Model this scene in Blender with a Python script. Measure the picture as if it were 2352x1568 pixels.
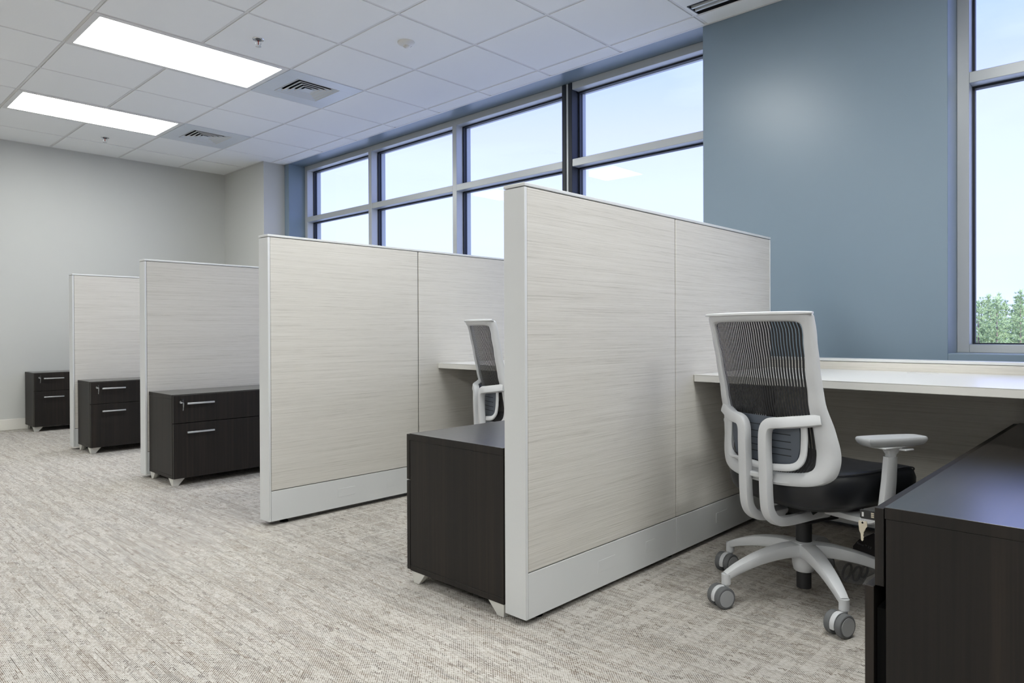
import bpy, bmesh, math, random
from mathutils import Vector, Matrix, noise as mnoise

# ------------------------------------------------------------------ clean
for o in list(bpy.data.objects): bpy.data.objects.remove(o, do_unlink=True)
scene = bpy.context.scene
COL = scene.collection
R = math.radians

# ------------------------------------------------------------------ layout
CAMZ = .9293
CZ = 2.757                       # ceiling height
XW = 3.851                       # window wall face
XG = 4.045                       # window frame front plane
YF = 8.041                       # far wall
X0, Y0 = -4.2, -4.6              # room behind the camera
U0, V0, T = 1.2534, 4.4626, .6096  # ceiling grid origin and module
XS = 1.6035                      # front ends of the partitions
PY = [1.465, 3.116, 4.729, 6.301]
PTH, PH, PW = .09, 1.392, 1.825

# ------------------------------------------------------------------ camera
cam_d = bpy.data.cameras.new('camera'); cam = bpy.data.objects.new('camera', cam_d); COL.objects.link(cam)
yaw, pitch, roll = .8120, -.0049, -.0039
fw = Vector((math.sin(yaw)*math.cos(pitch), math.cos(yaw)*math.cos(pitch), math.sin(pitch)))
r0 = Vector((math.cos(yaw), -math.sin(yaw), 0)); u0v = r0.cross(fw)
rt = r0*math.cos(roll) + u0v*math.sin(roll); up = rt.cross(fw)
m = Matrix((rt, up, -fw)).transposed().to_4x4(); m.translation = Vector((0, 0, CAMZ))
cam.matrix_world = m
cam_d.sensor_width = 36; cam_d.lens = 36*1600/2352; cam_d.shift_y = -(784-766.68)/2352
cam_d.clip_start = .05; cam_d.clip_end = 600
scene.camera = cam

# ------------------------------------------------------------------ world (bright thin overcast with blue showing)
SKY_GAIN = 1.0
LAMP_GAIN = 18.5
w = bpy.data.worlds.new('sky'); scene.world = w; w.use_nodes = True
nt = w.node_tree; N = nt.nodes; L = nt.links; N.clear()
def nd(t, **k):
    n = N.new(t)
    for a, b in k.items(): setattr(n, a, b)
    return n
out = nd('ShaderNodeOutputWorld'); bg = nd('ShaderNodeBackground'); tc = nd('ShaderNodeTexCoord')
sep = nd('ShaderNodeSeparateXYZ'); ramp = nd('ShaderNodeValToRGB'); nz = nd('ShaderNodeTexNoise'); mp = nd('ShaderNodeMapping')
mx = nd('ShaderNodeMix', data_type='RGBA'); cr = nd('ShaderNodeValToRGB')
L.new(tc.outputs['Generated'], sep.inputs[0]); L.new(sep.outputs['Z'], ramp.inputs[0])
e = ramp.color_ramp.elements
e[0].position = 0.0; e[0].color = (1.14, 1.24, 1.98, 1)
e[1].position = .16; e[1].color = (1.04, 1.15, 1.98, 1)
for p_, c_ in ((.27, (.88, .96, 1.95, 1)), (.40, (.56, .76, 2.0, 1)), (.6, (.30, .62, 1.8, 1)), (1.0, (.20, .48, 1.5, 1))):
    q = e.new(p_); q.color = c_
mp.inputs['Scale'].default_value = (1.2, 1.2, 4.5); mp.inputs['Location'].default_value = (.3, 1.7, .4)
L.new(tc.outputs['Generated'], mp.inputs[0]); L.new(mp.outputs[0], nz.inputs[0])
nz.inputs['Scale'].default_value = 2.2; nz.inputs['Detail'].default_value = 5; nz.inputs['Roughness'].default_value = .5
L.new(nz.outputs[0], cr.inputs[0]); cr.color_ramp.elements[0].position = .42; cr.color_ramp.elements[1].position = .68
L.new(cr.outputs[0], mx.inputs[0]); L.new(ramp.outputs[0], mx.inputs[6]); mx.inputs[7].default_value = (1.0, 1.10, 1.98, 1)
L.new(mx.outputs[2], bg.inputs[0]); bg.inputs[1].default_value = SKY_GAIN; L.new(bg.outputs[0], out.inputs[0])

sun_d = bpy.data.lights.new('sun', 'SUN'); sun_d.energy = 6.5; sun_d.angle = R(6); sun_d.color = (1, .97, .92)
sun = bpy.data.objects.new('sun', sun_d); COL.objects.link(sun)
sun.rotation_euler = Vector((.55, .50, -.67)).to_track_quat('-Z', 'Y').to_euler()      # from behind the building, onto the trees

vs = scene.view_settings
vs.view_transform = 'Standard'; vs.look = 'None'; vs.exposure = 0.0; vs.gamma = 1; vs.use_curve_mapping = False

# ------------------------------------------------------------------ materials
def mat(name, col=(.8, .8, .8), rough=.5, metal=0., spec=.5, alpha=None):
    m = bpy.data.materials.new(name); m.use_nodes = True
    b = m.node_tree.nodes['Principled BSDF']
    b.inputs['Base Color'].default_value = (*col, 1); b.inputs['Roughness'].default_value = rough
    b.inputs['Metallic'].default_value = metal; b.inputs['Specular IOR Level'].default_value = spec
    return m
class G:
    """tiny node-graph helper"""
    def __init__(s, m): s.m = m; s.t = m.node_tree; s.b = s.t.nodes.get('Principled BSDF')
    def n(s, t, **k):
        x = s.t.nodes.new(t)
        for a, b in k.items(): setattr(x, a, b)
        return x
    def l(s, a, b): s.t.links.new(a, b)
    def co(s, kind='Object', scale=(1, 1, 1), loc=(0, 0, 0), rot=(0, 0, 0)):
        c = s.n('ShaderNodeTexCoord') if kind != 'World' else None
        mpp = s.n('ShaderNodeMapping'); mpp.inputs['Scale'].default_value = scale
        mpp.inputs['Location'].default_value = loc; mpp.inputs['Rotation'].default_value = rot
        if kind == 'World': s.l(s.n('ShaderNodeNewGeometry').outputs['Position'], mpp.inputs[0])
        else: s.l(c.outputs[kind], mpp.inputs[0])
        return mpp.outputs[0]
    def noise(s, v, scale=1, detail=3, rough=.5):
        x = s.n('ShaderNodeTexNoise'); x.inputs['Scale'].default_value = scale; x.inputs['Detail'].default_value = detail
        x.inputs['Roughness'].default_value = rough; s.l(v, x.inputs[0]); return x.outputs[0]
    def ramp(s, v, pts):
        x = s.n('ShaderNodeValToRGB'); e = x.color_ramp.elements
        e[0].position = pts[0][0]; e[0].color = (*pts[0][1], 1); e[1].position = pts[-1][0]; e[1].color = (*pts[-1][1], 1)
        for p, c in pts[1:-1]:
            q = e.new(p); q.color = (*c, 1)
        s.l(v, x.inputs[0]); return x.outputs[0]
    def mix(s, f, a, b, mode='MIX'):
        x = s.n('ShaderNodeMix', data_type='RGBA', blend_type=mode)
        for i, v in ((0, f), (6, a), (7, b)):
            if hasattr(v, 'links'): s.l(v, x.inputs[i])
            elif i == 0: x.inputs[0].default_value = v
            else: x.inputs[i].default_value = (*v, 1)
        return x.outputs[2]
    def math(s, op, a, b=0.):
        x = s.n('ShaderNodeMath', operation=op)
        for i, v in ((0, a), (1, b)):
            if hasattr(v, 'links'): s.l(v, x.inputs[i])
            else: x.inputs[i].default_value = v
        return x.outputs[0]
    def bump(s, h, strength=.2, dist=.001):
        x = s.n('ShaderNodeBump'); x.inputs['Strength'].default_value = strength; x.inputs['Distance'].default_value = dist
        s.l(h, x.inputs['Height']); s.l(x.outputs[0], s.b.inputs['Normal'])
    def color(s, c): s.l(c, s.b.inputs['Base Color'])

M = {}
# painted walls, light orange-peel
def paint(name, col, rough=.55, var=.03):
    m = mat(name, col, rough, spec=.35); g = G(m)
    v = g.noise(g.co('World'), 1.1, 3); g.color(g.mix(g.math('MULTIPLY', v, 1.), tuple(c*(1-var) for c in col), tuple(c*(1+var) for c in col)))
    g.bump(g.noise(g.co('World'), 220, 2), .12, .0006); return m
M['beige'] = paint('beige_paint', (.51, .515, .495))
M['offwhite'] = paint('off_white_paint', (.80, .80, .79))
M['blue'] = paint('slate_blue_paint', (.185, .247, .305), .32); M['blue'].node_tree.nodes['Principled BSDF'].inputs['Specular IOR Level'].default_value = .5
M['trimwhite'] = paint('white_trim_paint', (.70, .68, .63), .4)
# ceiling
m = mat('ceiling_tile', (.74, .74, .74), .9, spec=.2); g = G(m)
n1 = g.noise(g.co('World'), 420, 3, .7); n2 = g.noise(g.co('World'), .9, 2)
g.color(g.mix(n1, (.85, .865, .86), (.92, .93, .925))); g.bump(n1, .35, .0008); M['tile'] = m
M['grid'] = mat('grid_metal', (.74, .735, .72), .5)
M['vent'] = mat('vent_metal', (.66, .70, .73), .35)
M['dark'] = mat('vent_dark', (.012, .013, .015), .8)
M['chrome'] = mat('chrome', (.75, .76, .78), .12, 1.)
M['bulb'] = mat('glass_bulb_red', (.35, .03, .01), .15)
m = mat('lamp_diffuser', (.9, .9, .9), .5); b = m.node_tree.nodes['Principled BSDF']
b.inputs['Emission Color'].default_value = (.97, .99, .965, 1); b.inputs['Emission Strength'].default_value = LAMP_GAIN; M['lamp'] = m

# carpet: rows of loops along y, thrown flecks, short light bars across
m = mat('carpet', (.5, .48, .44), .95, spec=.1); g = G(m)
sx = g.n('ShaderNodeSeparateXYZ'); g.l(g.co('World'), sx.inputs[0])
PX_, PY_ = .0041, .0086
X_, Y_ = sx.outputs['X'], sx.outputs['Y']
def cellnoise(a, b, off=0.):
    c = g.n('ShaderNodeCombineXYZ'); g.l(a, c.inputs[0]); g.l(b, c.inputs[1]); c.inputs[2].default_value = off
    x = g.n('ShaderNodeTexWhiteNoise', noise_dimensions='3D'); g.l(c.outputs[0], x.inputs[0]); return x.outputs[0]
def fl(v, s_, o=0.): return g.math('FLOOR', g.math('ADD', g.math('DIVIDE', v, s_), o))
def sub(a, b): return g.math('SUBTRACT', a, b)
def mul(a, b): return g.math('MULTIPLY', a, b)
def add(a, b): return g.math('ADD', a, b)
def sat(v):
    x = g.n('ShaderNodeClamp'); g.l(v, x.inputs[0]); return x.outputs[0]
rowi = fl(X_, PX_); rowf = g.math('FRACT', g.math('DIVIDE', X_, PX_))
stag = mul(g.math('ABSOLUTE', g.math('FRACT', mul(rowi, .5))), 1.0)
yy = add(g.math('DIVIDE', Y_, PY_), stag)
coli = g.math('FLOOR', yy); colf = g.math('FRACT', yy)
wn = cellnoise(rowi, coli); wn_b = cellnoise(coli, rowi, 4.)
# loops: small dark gap beside every loop, strong or faint by yarn
dx = sub(rowf, add(.38, mul(wn_b, .24))) if False else sub(rowf, .5); dy = sub(colf, .5)
rr = add(mul(mul(dx, dx), 7.), mul(mul(dy, dy), 10.))
dot = sat(sub(1.15, rr))
# yarn ends: stripes a few rows wide, broken every few centimetres
grp = fl(X_, PX_*3); grp2 = fl(X_, PX_*5)
pj = mul(cellnoise(grp, grp, 8.), 9.)
patch = cellnoise(grp, g.math('FLOOR', add(g.math('DIVIDE', Y_, .045), pj)), 1.)
pj2 = mul(cellnoise(grp2, grp2, 9.), 9.)
stripe = cellnoise(grp2, g.math('FLOOR', add(g.math('DIVIDE', Y_, .30), pj2)), 2.)
hand = g.math('FLOOR', add(g.math('DIVIDE', Y_, .16), mul(cellnoise(rowi, rowi, 3.), 9.)))
linev = mul(g.math('GREATER_THAN', cellnoise(rowi, hand, 5.), .86), add(.45, mul(cellnoise(rowi, hand, 6.), .55)))
bars = mul(g.math('GREATER_THAN', cellnoise(g.math('FLOOR', add(g.math('DIVIDE', X_, .15), mul(cellnoise(fl(Y_, .019), fl(Y_, .019), 12.), 7.))), fl(Y_, .019), 7.), .62), sat(mul(sub(add(X_, mul(g.noise(g.co('World', (3, 3, 1)), 1, 2), .8)), 1.85), 3.)))
inten = add(.34, add(mul(mul(patch, patch), 1.25), mul(mul(mul(stripe, stripe), stripe), 1.35)))
inten = mul(inten, add(.35, mul(wn, 1.1)))
inten = mul(inten, sub(1.1, mul(bars, .85)))
ln = mul(linev, sat(sub(1.1, mul(mul(dx, dx), 9.))))
blot = mul(g.math('GREATER_THAN', cellnoise(grp, g.math('FLOOR', add(g.math('DIVIDE', Y_, .028), pj)), 11.), .94), mul(sat(sub(1.2, mul(rr, .5))), g.math('GREATER_THAN', wn, .3)))
f_ = sat(add(mul(dot, inten), add(mul(ln, .62), mul(blot, .7))))
hue = cellnoise(grp, fl(Y_, .09), 6.)
tint = g.noise(g.co('World', (9, 4, 1), (4, 4, 4)), 1, 2, .5)
lightc = g.mix(wn_b, g.mix(tint, (.42, .40, .37), (.45, .405, .35)), (.57, .55, .515))
darkc = g.mix(wn_b, g.mix(hue, (.080, .046, .022), (.052, .040, .034)), g.mix(hue, (.13, .082, .042), (.090, .074, .064)))
g.color(g.mix(f_, lightc, darkc))
g.bump(sub(1., mul(dot, .8)), .25, .0015); M['carpet'] = m

# cubicle fabric: fine horizontal threads
m = mat('panel_fabric', (.6, .57, .51), .85, spec=.15); g = G(m)
f1 = g.noise(g.co('World', (2.2, 2.2, 300)), 1, 2, .6); f2 = g.noise(g.co('World', (.8, .8, 120), (5, 1, 2)), 1, 3, .75)
f3 = g.noise(g.co('World', (14, 14, 700), (1, 8, 3)), 1, 2, .6)
ff = g.math('ADD', g.math('MULTIPLY', f1, .50), g.math('ADD', g.math('MULTIPLY', f2, .20), g.math('MULTIPLY', f3, .30)))
g.color(g.ramp(ff, [(.36, (.48, .46, .415)), (.44, (.585, .563, .518)), (.54, (.63, .608, .562)), (.66, (.665, .645, .602))]))
g.bump(g.math('ADD', f1, f3), .25, .0012); M['fabric'] = m
M['powder'] = paint('light_grey_powdercoat', (.64, .65, .65), .42, .01)
M['core'] = mat('dark_core', (.10, .095, .09), .8)
M['gap'] = mat('recess_grey', (.13, .125, .12), .7)
M['rubber'] = mat('black_rubber', (.006, .006, .006), .8, spec=.1)

# dark wood laminate, grain vertical or along x
def wood(name, axis):
    m = mat(name, (.03, .024, .02), .33, spec=.9); g = G(m)
    s1 = (70, 70, 1.3) if axis == 'z' else (1.1, 70, 70)
    s2 = (9, 9, .35) if axis == 'z' else (.35, 9, 9)
    a = g.noise(g.co('World', s1), 1, 4, .65); b_ = g.noise(g.co('World', s2, (3, 2, 1)), 1, 3, .5)
    v = g.math('ADD', g.math('MULTIPLY', a, .55), g.math('MULTIPLY', b_, .45))
    g.color(g.ramp(v, [(.34, (.007, .006, .0055)), (.5, (.0125, .0100, .0085)), (.66, (.025, .0185, .0145))]))
    g.bump(a, .12, .0005); return m
M['woodh'] = None
M['woodv'] = wood('dark_wood_upright', 'z'); M['woodh'] = wood('dark_wood_top', 'x')
M['woodv'].node_tree.nodes['Principled BSDF'].inputs['Roughness'].default_value = .5; M['woodv'].node_tree.nodes['Principled BSDF'].inputs['Specular IOR Level'].default_value = .32
b_ = M['woodh'].node_tree.nodes['Principled BSDF']; b_.inputs['Coat Weight'].default_value = .7; b_.inputs['Coat Roughness'].default_value = .27; b_.inputs['Coat IOR'].default_value = 1.6
M['satin'] = mat('satin_steel', (.72, .74, .76), .28, .9)
M['footmetal'] = mat('foot_grey', (.62, .61, .57), .5)
M['laminate'] = mat('white_laminate', (.74, .73, .70), .3)
M['edge'] = mat('desk_edge_band', (.66, .65, .62), .4)
M['black'] = mat('black_plastic', (.012, .012, .013), .5)
M['vinyl'] = mat('black_vinyl', (.012, .013, .016), .42)
m = mat('chair_white_plastic', (.60, .61, .625), .45); g = G(m); g.bump(g.noise(g.co('Object'), 900, 2), .25, .0004); M['chairwhite'] = m
M['greyplastic'] = mat('mid_grey_plastic', (.36, .37, .38), .5)
M['tyre'] = mat('grey_tyre', (.13, .135, .14), .6)
M['lumbar'] = mat('slate_lumbar', (.085, .10, .125), .45)
M['slot'] = mat('slot_dark', (.01, .012, .015), .7)
M['brass'] = mat('nickel_key', (.62, .57, .46), .3, .8)
M['card'] = mat('black_card', (.035, .031, .034), .5)
M['ink'] = mat('grey_ink', (.30, .30, .32), .6)
# window metal + glass
M['alu'] = mat('anodised_frame', (.46, .48, .49), .38, .25)
M['gasket'] = mat('black_gasket', (.006, .010, .018), .5)
m = bpy.data.materials.new('window_glass'); m.use_nodes = True; t = m.node_tree; t.nodes.clear()
o_ = t.nodes.new('ShaderNodeOutputMaterial'); mixn = t.nodes.new('ShaderNodeMixShader'); tr = t.nodes.new('ShaderNodeBsdfTransparent')
gl = t.nodes.new('ShaderNodeBsdfGlossy'); geo = t.nodes.new('ShaderNodeNewGeometry')
def mth(op, a, b=0.):
    x = t.nodes.new('ShaderNodeMath'); x.operation = op
    for i, v in ((0, a), (1, b)):
        if hasattr(v, 'links'): t.links.new(v, x.inputs[i])
        else: x.inputs[i].default_value = v
    return x.outputs[0]
dt = t.nodes.new('ShaderNodeVectorMath'); dt.operation = 'DOT_PRODUCT'; t.links.new(geo.outputs['Incoming'], dt.inputs[0]); t.links.new(geo.outputs['Normal'], dt.inputs[1])
frs = mth('ADD', mth('MULTIPLY', mth('POWER', mth('SUBTRACT', 1., mth('ABSOLUTE', dt.outputs['Value'])), 5.), .45), .02)
tr.inputs[0].default_value = (.94, .975, .985, 1); gl.inputs['Roughness'].default_value = .0; gl.inputs[0].default_value = (.9, .95, 1, 1)
t.links.new(frs, mixn.inputs[0]); t.links.new(tr.outputs[0], mixn.inputs[1]); t.links.new(gl.outputs[0], mixn.inputs[2]); t.links.new(mixn.outputs[0], o_.inputs[0])
M['glass'] = m
m = bpy.data.materials.new('clear_bag'); m.use_nodes = True; t = m.node_tree; t.nodes.clear()
o_ = t.nodes.new('ShaderNodeOutputMaterial'); mixn = t.nodes.new('ShaderNodeMixShader'); tr = t.nodes.new('ShaderNodeBsdfTransparent')
gl = t.nodes.new('ShaderNodeBsdfPrincipled'); gl.inputs['Base Color'].default_value = (.5, .5, .5, 1); gl.inputs['Roughness'].default_value = .15
mixn.inputs[0].default_value = .35; t.links.new(tr.outputs[0], mixn.inputs[1]); t.links.new(gl.outputs[0], mixn.inputs[2]); t.links.new(mixn.outputs[0], o_.inputs[0]); M['bag'] = m
# chair mesh: vertical strands over open gaps, uv driven
m = mat('back_mesh', (.012, .012, .014), .6); g = G(m); t = m.node_tree
suv = g.n('ShaderNodeSeparateXYZ'); tcn = g.n('ShaderNodeTexCoord'); g.l(tcn.outputs['UV'], suv.inputs[0])
st = g.math('LESS_THAN', g.math('ABSOLUTE', g.math('SUBTRACT', g.math('FRACT', g.math('MULTIPLY', suv.outputs['X'], 40.)), .5)), .15)
sv = g.math('LESS_THAN', g.math('ABSOLUTE', g.math('SUBTRACT', g.math('FRACT', g.math('MULTIPLY', suv.outputs['Y'], 120.)), .5)), .40)
hole = g.math('MULTIPLY', st, sv)
tr = g.n('ShaderNodeBsdfTransparent'); ms = g.n('ShaderNodeMixShader'); on = t.nodes['Material Output']
g.l(g.math('MULTIPLY', hole, .85), ms.inputs[0]); g.l(g.b.outputs[0], ms.inputs[1]); g.l(tr.outputs[0], ms.inputs[2]); g.l(ms.outputs[0], on.inputs[0])
M['mesh'] = m
# outside
m = mat('pine_needles', (.16, .30, .12), .7, spec=.1); g = G(m)
oi = g.n('ShaderNodeObjectInfo')
g.color(g.mix(g.noise(g.co('Object'), 1.6, 3), (.32, .46, .26), (.58, .66, .38))); M['needle'] = m
m = mat('bark', (.20, .15, .12), .9); g = G(m); g.color(g.mix(g.noise(g.co('Object'), 9, 3), (.13, .10, .085), (.30, .24, .21))); M['bark'] = m
m = mat('bare_twig', (.45, .36, .37), .9); M['twig'] = m
m = mat('field', (.25, .28, .14), 1.); g = G(m); g.color(g.mix(g.noise(g.co('World'), .15, 4), (.28, .30, .16), (.45, .40, .26))); M['field'] = m
m = mat('concrete', (.5, .52, .55), .9); g = G(m); g.color(g.mix(g.noise(g.co('World'), .5, 5), (.48, .50, .53), (.60, .61, .63))); M['concrete'] = m  # only for the added light-bouncing slab outside
M['outerwall'] = mat('outer_wall', (.42, .36, .30), .9)

# ------------------------------------------------------------------ mesh helpers
class MB:
    def __init__(s): s.v = []; s.f = []; s.uv = None
    def add(s, vs, fs):
        b = len(s.v); s.v += [tuple(p) for p in vs]; s.f += [tuple(i+b for i in q) for q in fs]; return s
    def box(s, x0, x1, y0, y1, z0, z1):
        vs = [(x, y, z) for z in (z0, z1) for y in (y0, y1) for x in (x0, x1)]
        return s.add(vs, [(0, 2, 3, 1), (4, 5, 7, 6), (0, 1, 5, 4), (2, 6, 7, 3), (0, 4, 6, 2), (1, 3, 7, 5)])
    def loft(s, rings, caps=True, closed=False):
        n = len(rings[0]); vs = [p for r in rings for p in r]; fs = []
        k = len(rings); rng = range(k if closed else k-1)
        for i in rng:
            a, b = i*n, ((i+1) % k)*n
            for j in range(n):
                j2 = (j+1) % n; fs.append((a+j, a+j2, b+j2, b+j))
        if caps and not closed: fs.append(tuple(range(n-1, -1, -1))); fs.append(tuple((k-1)*n+j for j in range(n)))
        return s.add(vs, fs)
    def cyl(s, c, ax, r, h, n=24, r2=None):
        """cylinder starting at c along axis vector ax, length h"""
        c = Vector(c); ax = Vector(ax).normalized(); a = ax.orthogonal().normalized(); b = ax.cross(a); r2 = r if r2 is None else r2
        ring = lambda p, q: [p+a*q*math.cos(2*math.pi*i/n)+b*q*math.sin(2*math.pi*i/n) for i in range(n)]
        return s.loft([ring(c, r), ring(c+ax*h, r2)])
    def lathe(s, c, prof, n=32):
        """prof list of (r,z) about vertical axis through c"""
        c = Vector(c)
        return s.loft([[c+Vector((r*math.cos(2*math.pi*i/n), r*math.sin(2*math.pi*i/n), z)) for i in range(n)] for r, z in prof])
    def sweep(s, path, wid, thk, side=None, closed=False, n=8, pw=3.2):
        """superelliptic tube; wid along `side` direction, thk across; wid/thk may be callables of t"""
        P = [Vector(p) for p in path]; k = len(P); rings = []; prev = None
        for i, p in enumerate(P):
            a = P[(i-1) % k] if (closed or i > 0) else p; b = P[(i+1) % k] if (closed or i < k-1) else p
            t = (b-a).normalized(); t_ = i/(k-1)
            if side == 'plane': sd = t.cross(Vector((1, 0, 0)))+Vector((0, -.28, 0))
            else: sd = side(t_) if callable(side) else (side if side is not None else (prev if prev is not None else t.orthogonal()))
            sd = Vector(sd); sd = (sd-t*sd.dot(t)).normalized(); nn = t.cross(sd); prev = sd
            W = wid(t_) if callable(wid) else wid; H = thk(t_) if callable(thk) else thk
            ring = []
            for j in range(n*2):
                an = 2*math.pi*(j+.5)/(n*2); c, s_ = math.cos(an), math.sin(an)
                ring.append(p+sd*(W/2*math.copysign(abs(c)**(2/pw), c))+nn*(H/2*math.copysign(abs(s_)**(2/pw), s_)))
            rings.append(ring)
        return s.loft(rings, closed=closed)
    def prism(s, poly, fn):
        """poly 2d points; fn(p, 0|1) -> 3d point"""
        n = len(poly); vs = [fn(p, 0) for p in poly]+[fn(p, 1) for p in poly]
        return s.add(vs, [tuple(range(n-1, -1, -1)), tuple(range(n, 2*n))]+[(i, (i+1) % n, n+(i+1) % n, n+i) for i in range(n)])
    def mesh(s, name):
        me = bpy.data.meshes.new(name); me.from_pydata(s.v, [], s.f)
        if s.uv:
            ul = me.uv_layers.new(name='uv')
            for lp in me.loops: ul.data[lp.index].uv = s.uv[lp.vertex_index]
        bm = bmesh.new(); bm.from_mesh(me); bmesh.ops.recalc_face_normals(bm, faces=bm.faces[:]); bm.to_mesh(me); bm.free()
        return me
    def build(s, name, mt, parent=None, bevel=0, seg=2, smooth=False, sub=0):
        me = s.mesh(name); me.materials.append(M[mt] if isinstance(mt, str) else mt)
        return link(name, me, parent, bevel, seg, smooth, sub)
def link(name, me, parent=None, bevel=0, seg=2, smooth=False, sub=0):
    o = bpy.data.objects.new(name, me); COL.objects.link(o)
    if parent is not None: o.parent = parent
    if smooth or bevel:
        me.polygons.foreach_set('use_smooth', [True]*len(me.polygons))
        try: me.set_sharp_from_angle(angle=R(42))
        except Exception: pass
    if bevel:
        b = o.modifiers.new('bevel', 'BEVEL'); b.width = bevel; b.segments = seg; b.limit_method = 'ANGLE'; b.angle_limit = R(35); b.harden_normals = False
    if sub:
        q = o.modifiers.new('sub', 'SUBSURF'); q.levels = sub; q.render_levels = sub
    return o
def empty(name, loc=(0, 0, 0), rz=0):
    o = bpy.data.objects.new(name, None); COL.objects.link(o); o.location = loc; o.rotation_euler = (0, 0, rz); o.empty_display_size = .1; return o
def tag(o, label, cat, group=None, kind=None):
    o['label'] = label; o['category'] = cat
    if group: o['group'] = group
    if kind: o['kind'] = kind
    return o
def copy_tree(o, parent=None):
    c = o.copy(); COL.objects.link(c)
    if parent is not None: c.parent = parent
    for ch in list(o.children): copy_tree(ch, c)
    return c
def struct(o, label=None):
    o['kind'] = 'structure'
    if label: o['label'] = label
    return o
def catmull(pts, n=6, closed=False):
    P = [Vector(p) for p in pts]; k = len(P); outp = []
    for i in range(k if closed else k-1):
        p0 = P[(i-1) % k] if (closed or i > 0) else P[0]; p1 = P[i]; p2 = P[(i+1) % k]; p3 = P[(i+2) % k] if (closed or i+2 < k) else P[-1]
        for j in range(n):
            t = j/n; outp.append(.5*((2*p1)+(-p0+p2)*t+(2*p0-5*p1+4*p2-p3)*t*t+(-p0+3*p1-3*p2+p3)*t**3))
    if not closed: outp.append(P[-1])
    return outp
def interp(x, tab):
    if x <= tab[0][0]: return tab[0][1]
    for (a, b), (c, d) in zip(tab, tab[1:]):
        if x <= c: t = (x-a)/(c-a); t = t*t*(3-2*t)*.5+t*.5; return b+(d-b)*t
    return tab[-1][1]

# ================================================================== SETTING
struct(MB().box(X0-.2, 4.3, Y0-.2, YF+.2, -.12, 0).build('floor', 'carpet'), 'beige and brown flecked loop-pile carpet')
# window wall: sill walls, pier, far return; soffit above the openings
Y2a, Y2b = -3.9, .779                     # window_2 opening
Y1a, Y1b = 2.057, 7.0                     # window_1 opening
SILL = .812
wr = MB()
wr.box(XW, 4.215, Y2b, Y1a, 0, CZ)                              # pier
wr.box(XW, 4.215, Y0-.2, Y2a, 0, CZ)
wr.box(XW, 4.215, Y1b, YF+.2, 0, CZ)
wr.box(XW, 4.215, Y2a, Y2b, 0, SILL); wr.box(XW, 4.215, Y1a, Y1b, 0, SILL)
wr.box(XW, 4.215, Y0-.2, YF+.2, CZ, CZ+.3)
struct(wr.build('wall_right', 'blue', bevel=.003), 'slate blue painted wall with deep window openings')
struct(MB().box(X0-.2, XW, YF, YF+.2, 0, CZ+.12).build('wall_far', 'beige'), 'plain warm beige wall at the far end')
struct(MB().box(3.606, XW, 7.09, YF, 0, CZ+.12).build('wall_corner', 'beige', bevel=.003), 'boxed-out beige corner beside the windows')
struct(MB().box(X0-.2, X0, Y0, YF, 0, CZ+.12).build('wall_left', 'offwhite'))
struct(MB().box(X0-.2, XW, Y0-.2, Y0, 0, CZ+.12).build('wall_back', 'offwhite'))
def baseboard(name, x0, x1, y0, y1, lab=None):
    b = MB().box(x0, x1, y0, y1, 0, .105); o = b.build(name, 'trimwhite', bevel=.004); struct(o, lab); return o
baseboard('baseboard_far', X0, 3.606, YF-.014, YF, 'off-white baseboard along the far wall')
baseboard('baseboard_corner', 3.592, 3.606, 7.09, YF-.014)
baseboard('baseboard_left', X0, X0+.014, Y0, YF-.014)
baseboard('baseboard_back', X0, XW, Y0, Y0+.014)

# ceiling: a slab above, grid bars and lay-in tiles as pieces
ceil = struct(MB().box(X0-.2, XW, Y0-.2, YF+.2, CZ+.05, CZ+.12).build('ceiling', 'dark'), 'suspended ceiling of square white tiles')
ui = range(int((X0-U0)/T)-1, 5); vi = range(int((Y0-V0)/T)-1, int((YF-V0)/T)+1)
def clampbox(x0, x1, y0, y1):
    return max(x0, X0), min(x1, XW), max(y0, Y0), min(y1, YF)
gb = .0075
for i in list(ui)+[5]:
    x = U0+i*T
    if X0 < x < XW: MB().box(x-gb, x+gb, Y0, YF, CZ+.0035, CZ+.03).build('grid_bar', 'grid', ceil)
for j in list(vi)+[vi[-1]+1]:
    y = V0+j*T
    if Y0 < y < YF: MB().box(X0, XW, y-gb, y+gb, CZ+.0036, CZ+.0301).build('grid_bar', 'grid', ceil)
# wall angle round the edge
a_ = .018
MB().box(XW-a_, XW, Y0, 7.09, CZ-.001, CZ+.02).build('wall_angle', 'grid', ceil)
MB().box(X0, 3.606, YF-a_, YF, CZ-.001, CZ+.02).build('wall_angle', 'grid', ceil)
MB().box(3.606-a_, 3.606, 7.09, YF-a_, CZ-.001, CZ+.02).build('wall_angle', 'grid', ceil)
MB().box(3.606-a_, XW, 7.09-a_, 7.09, CZ-.001, CZ+.02).build('wall_angle', 'grid', ceil)
LIGHTS = [(0, 0), (0, 3), (0, -4), (0, -7), (0, -10), (-6, 3), (-6, 0), (-6, -4), (-6, -7), (-6, -10)]
VENTS = [(2, 0), (2, 3)]
SLOTV = -4.04
used = set()
for a, b in LIGHTS: used |= {(a, b), (a+1, b)}
used |= set(VENTS)
used |= {(3, -5), (3, -6)}       # slot diffuser bay
tm = {}
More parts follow.
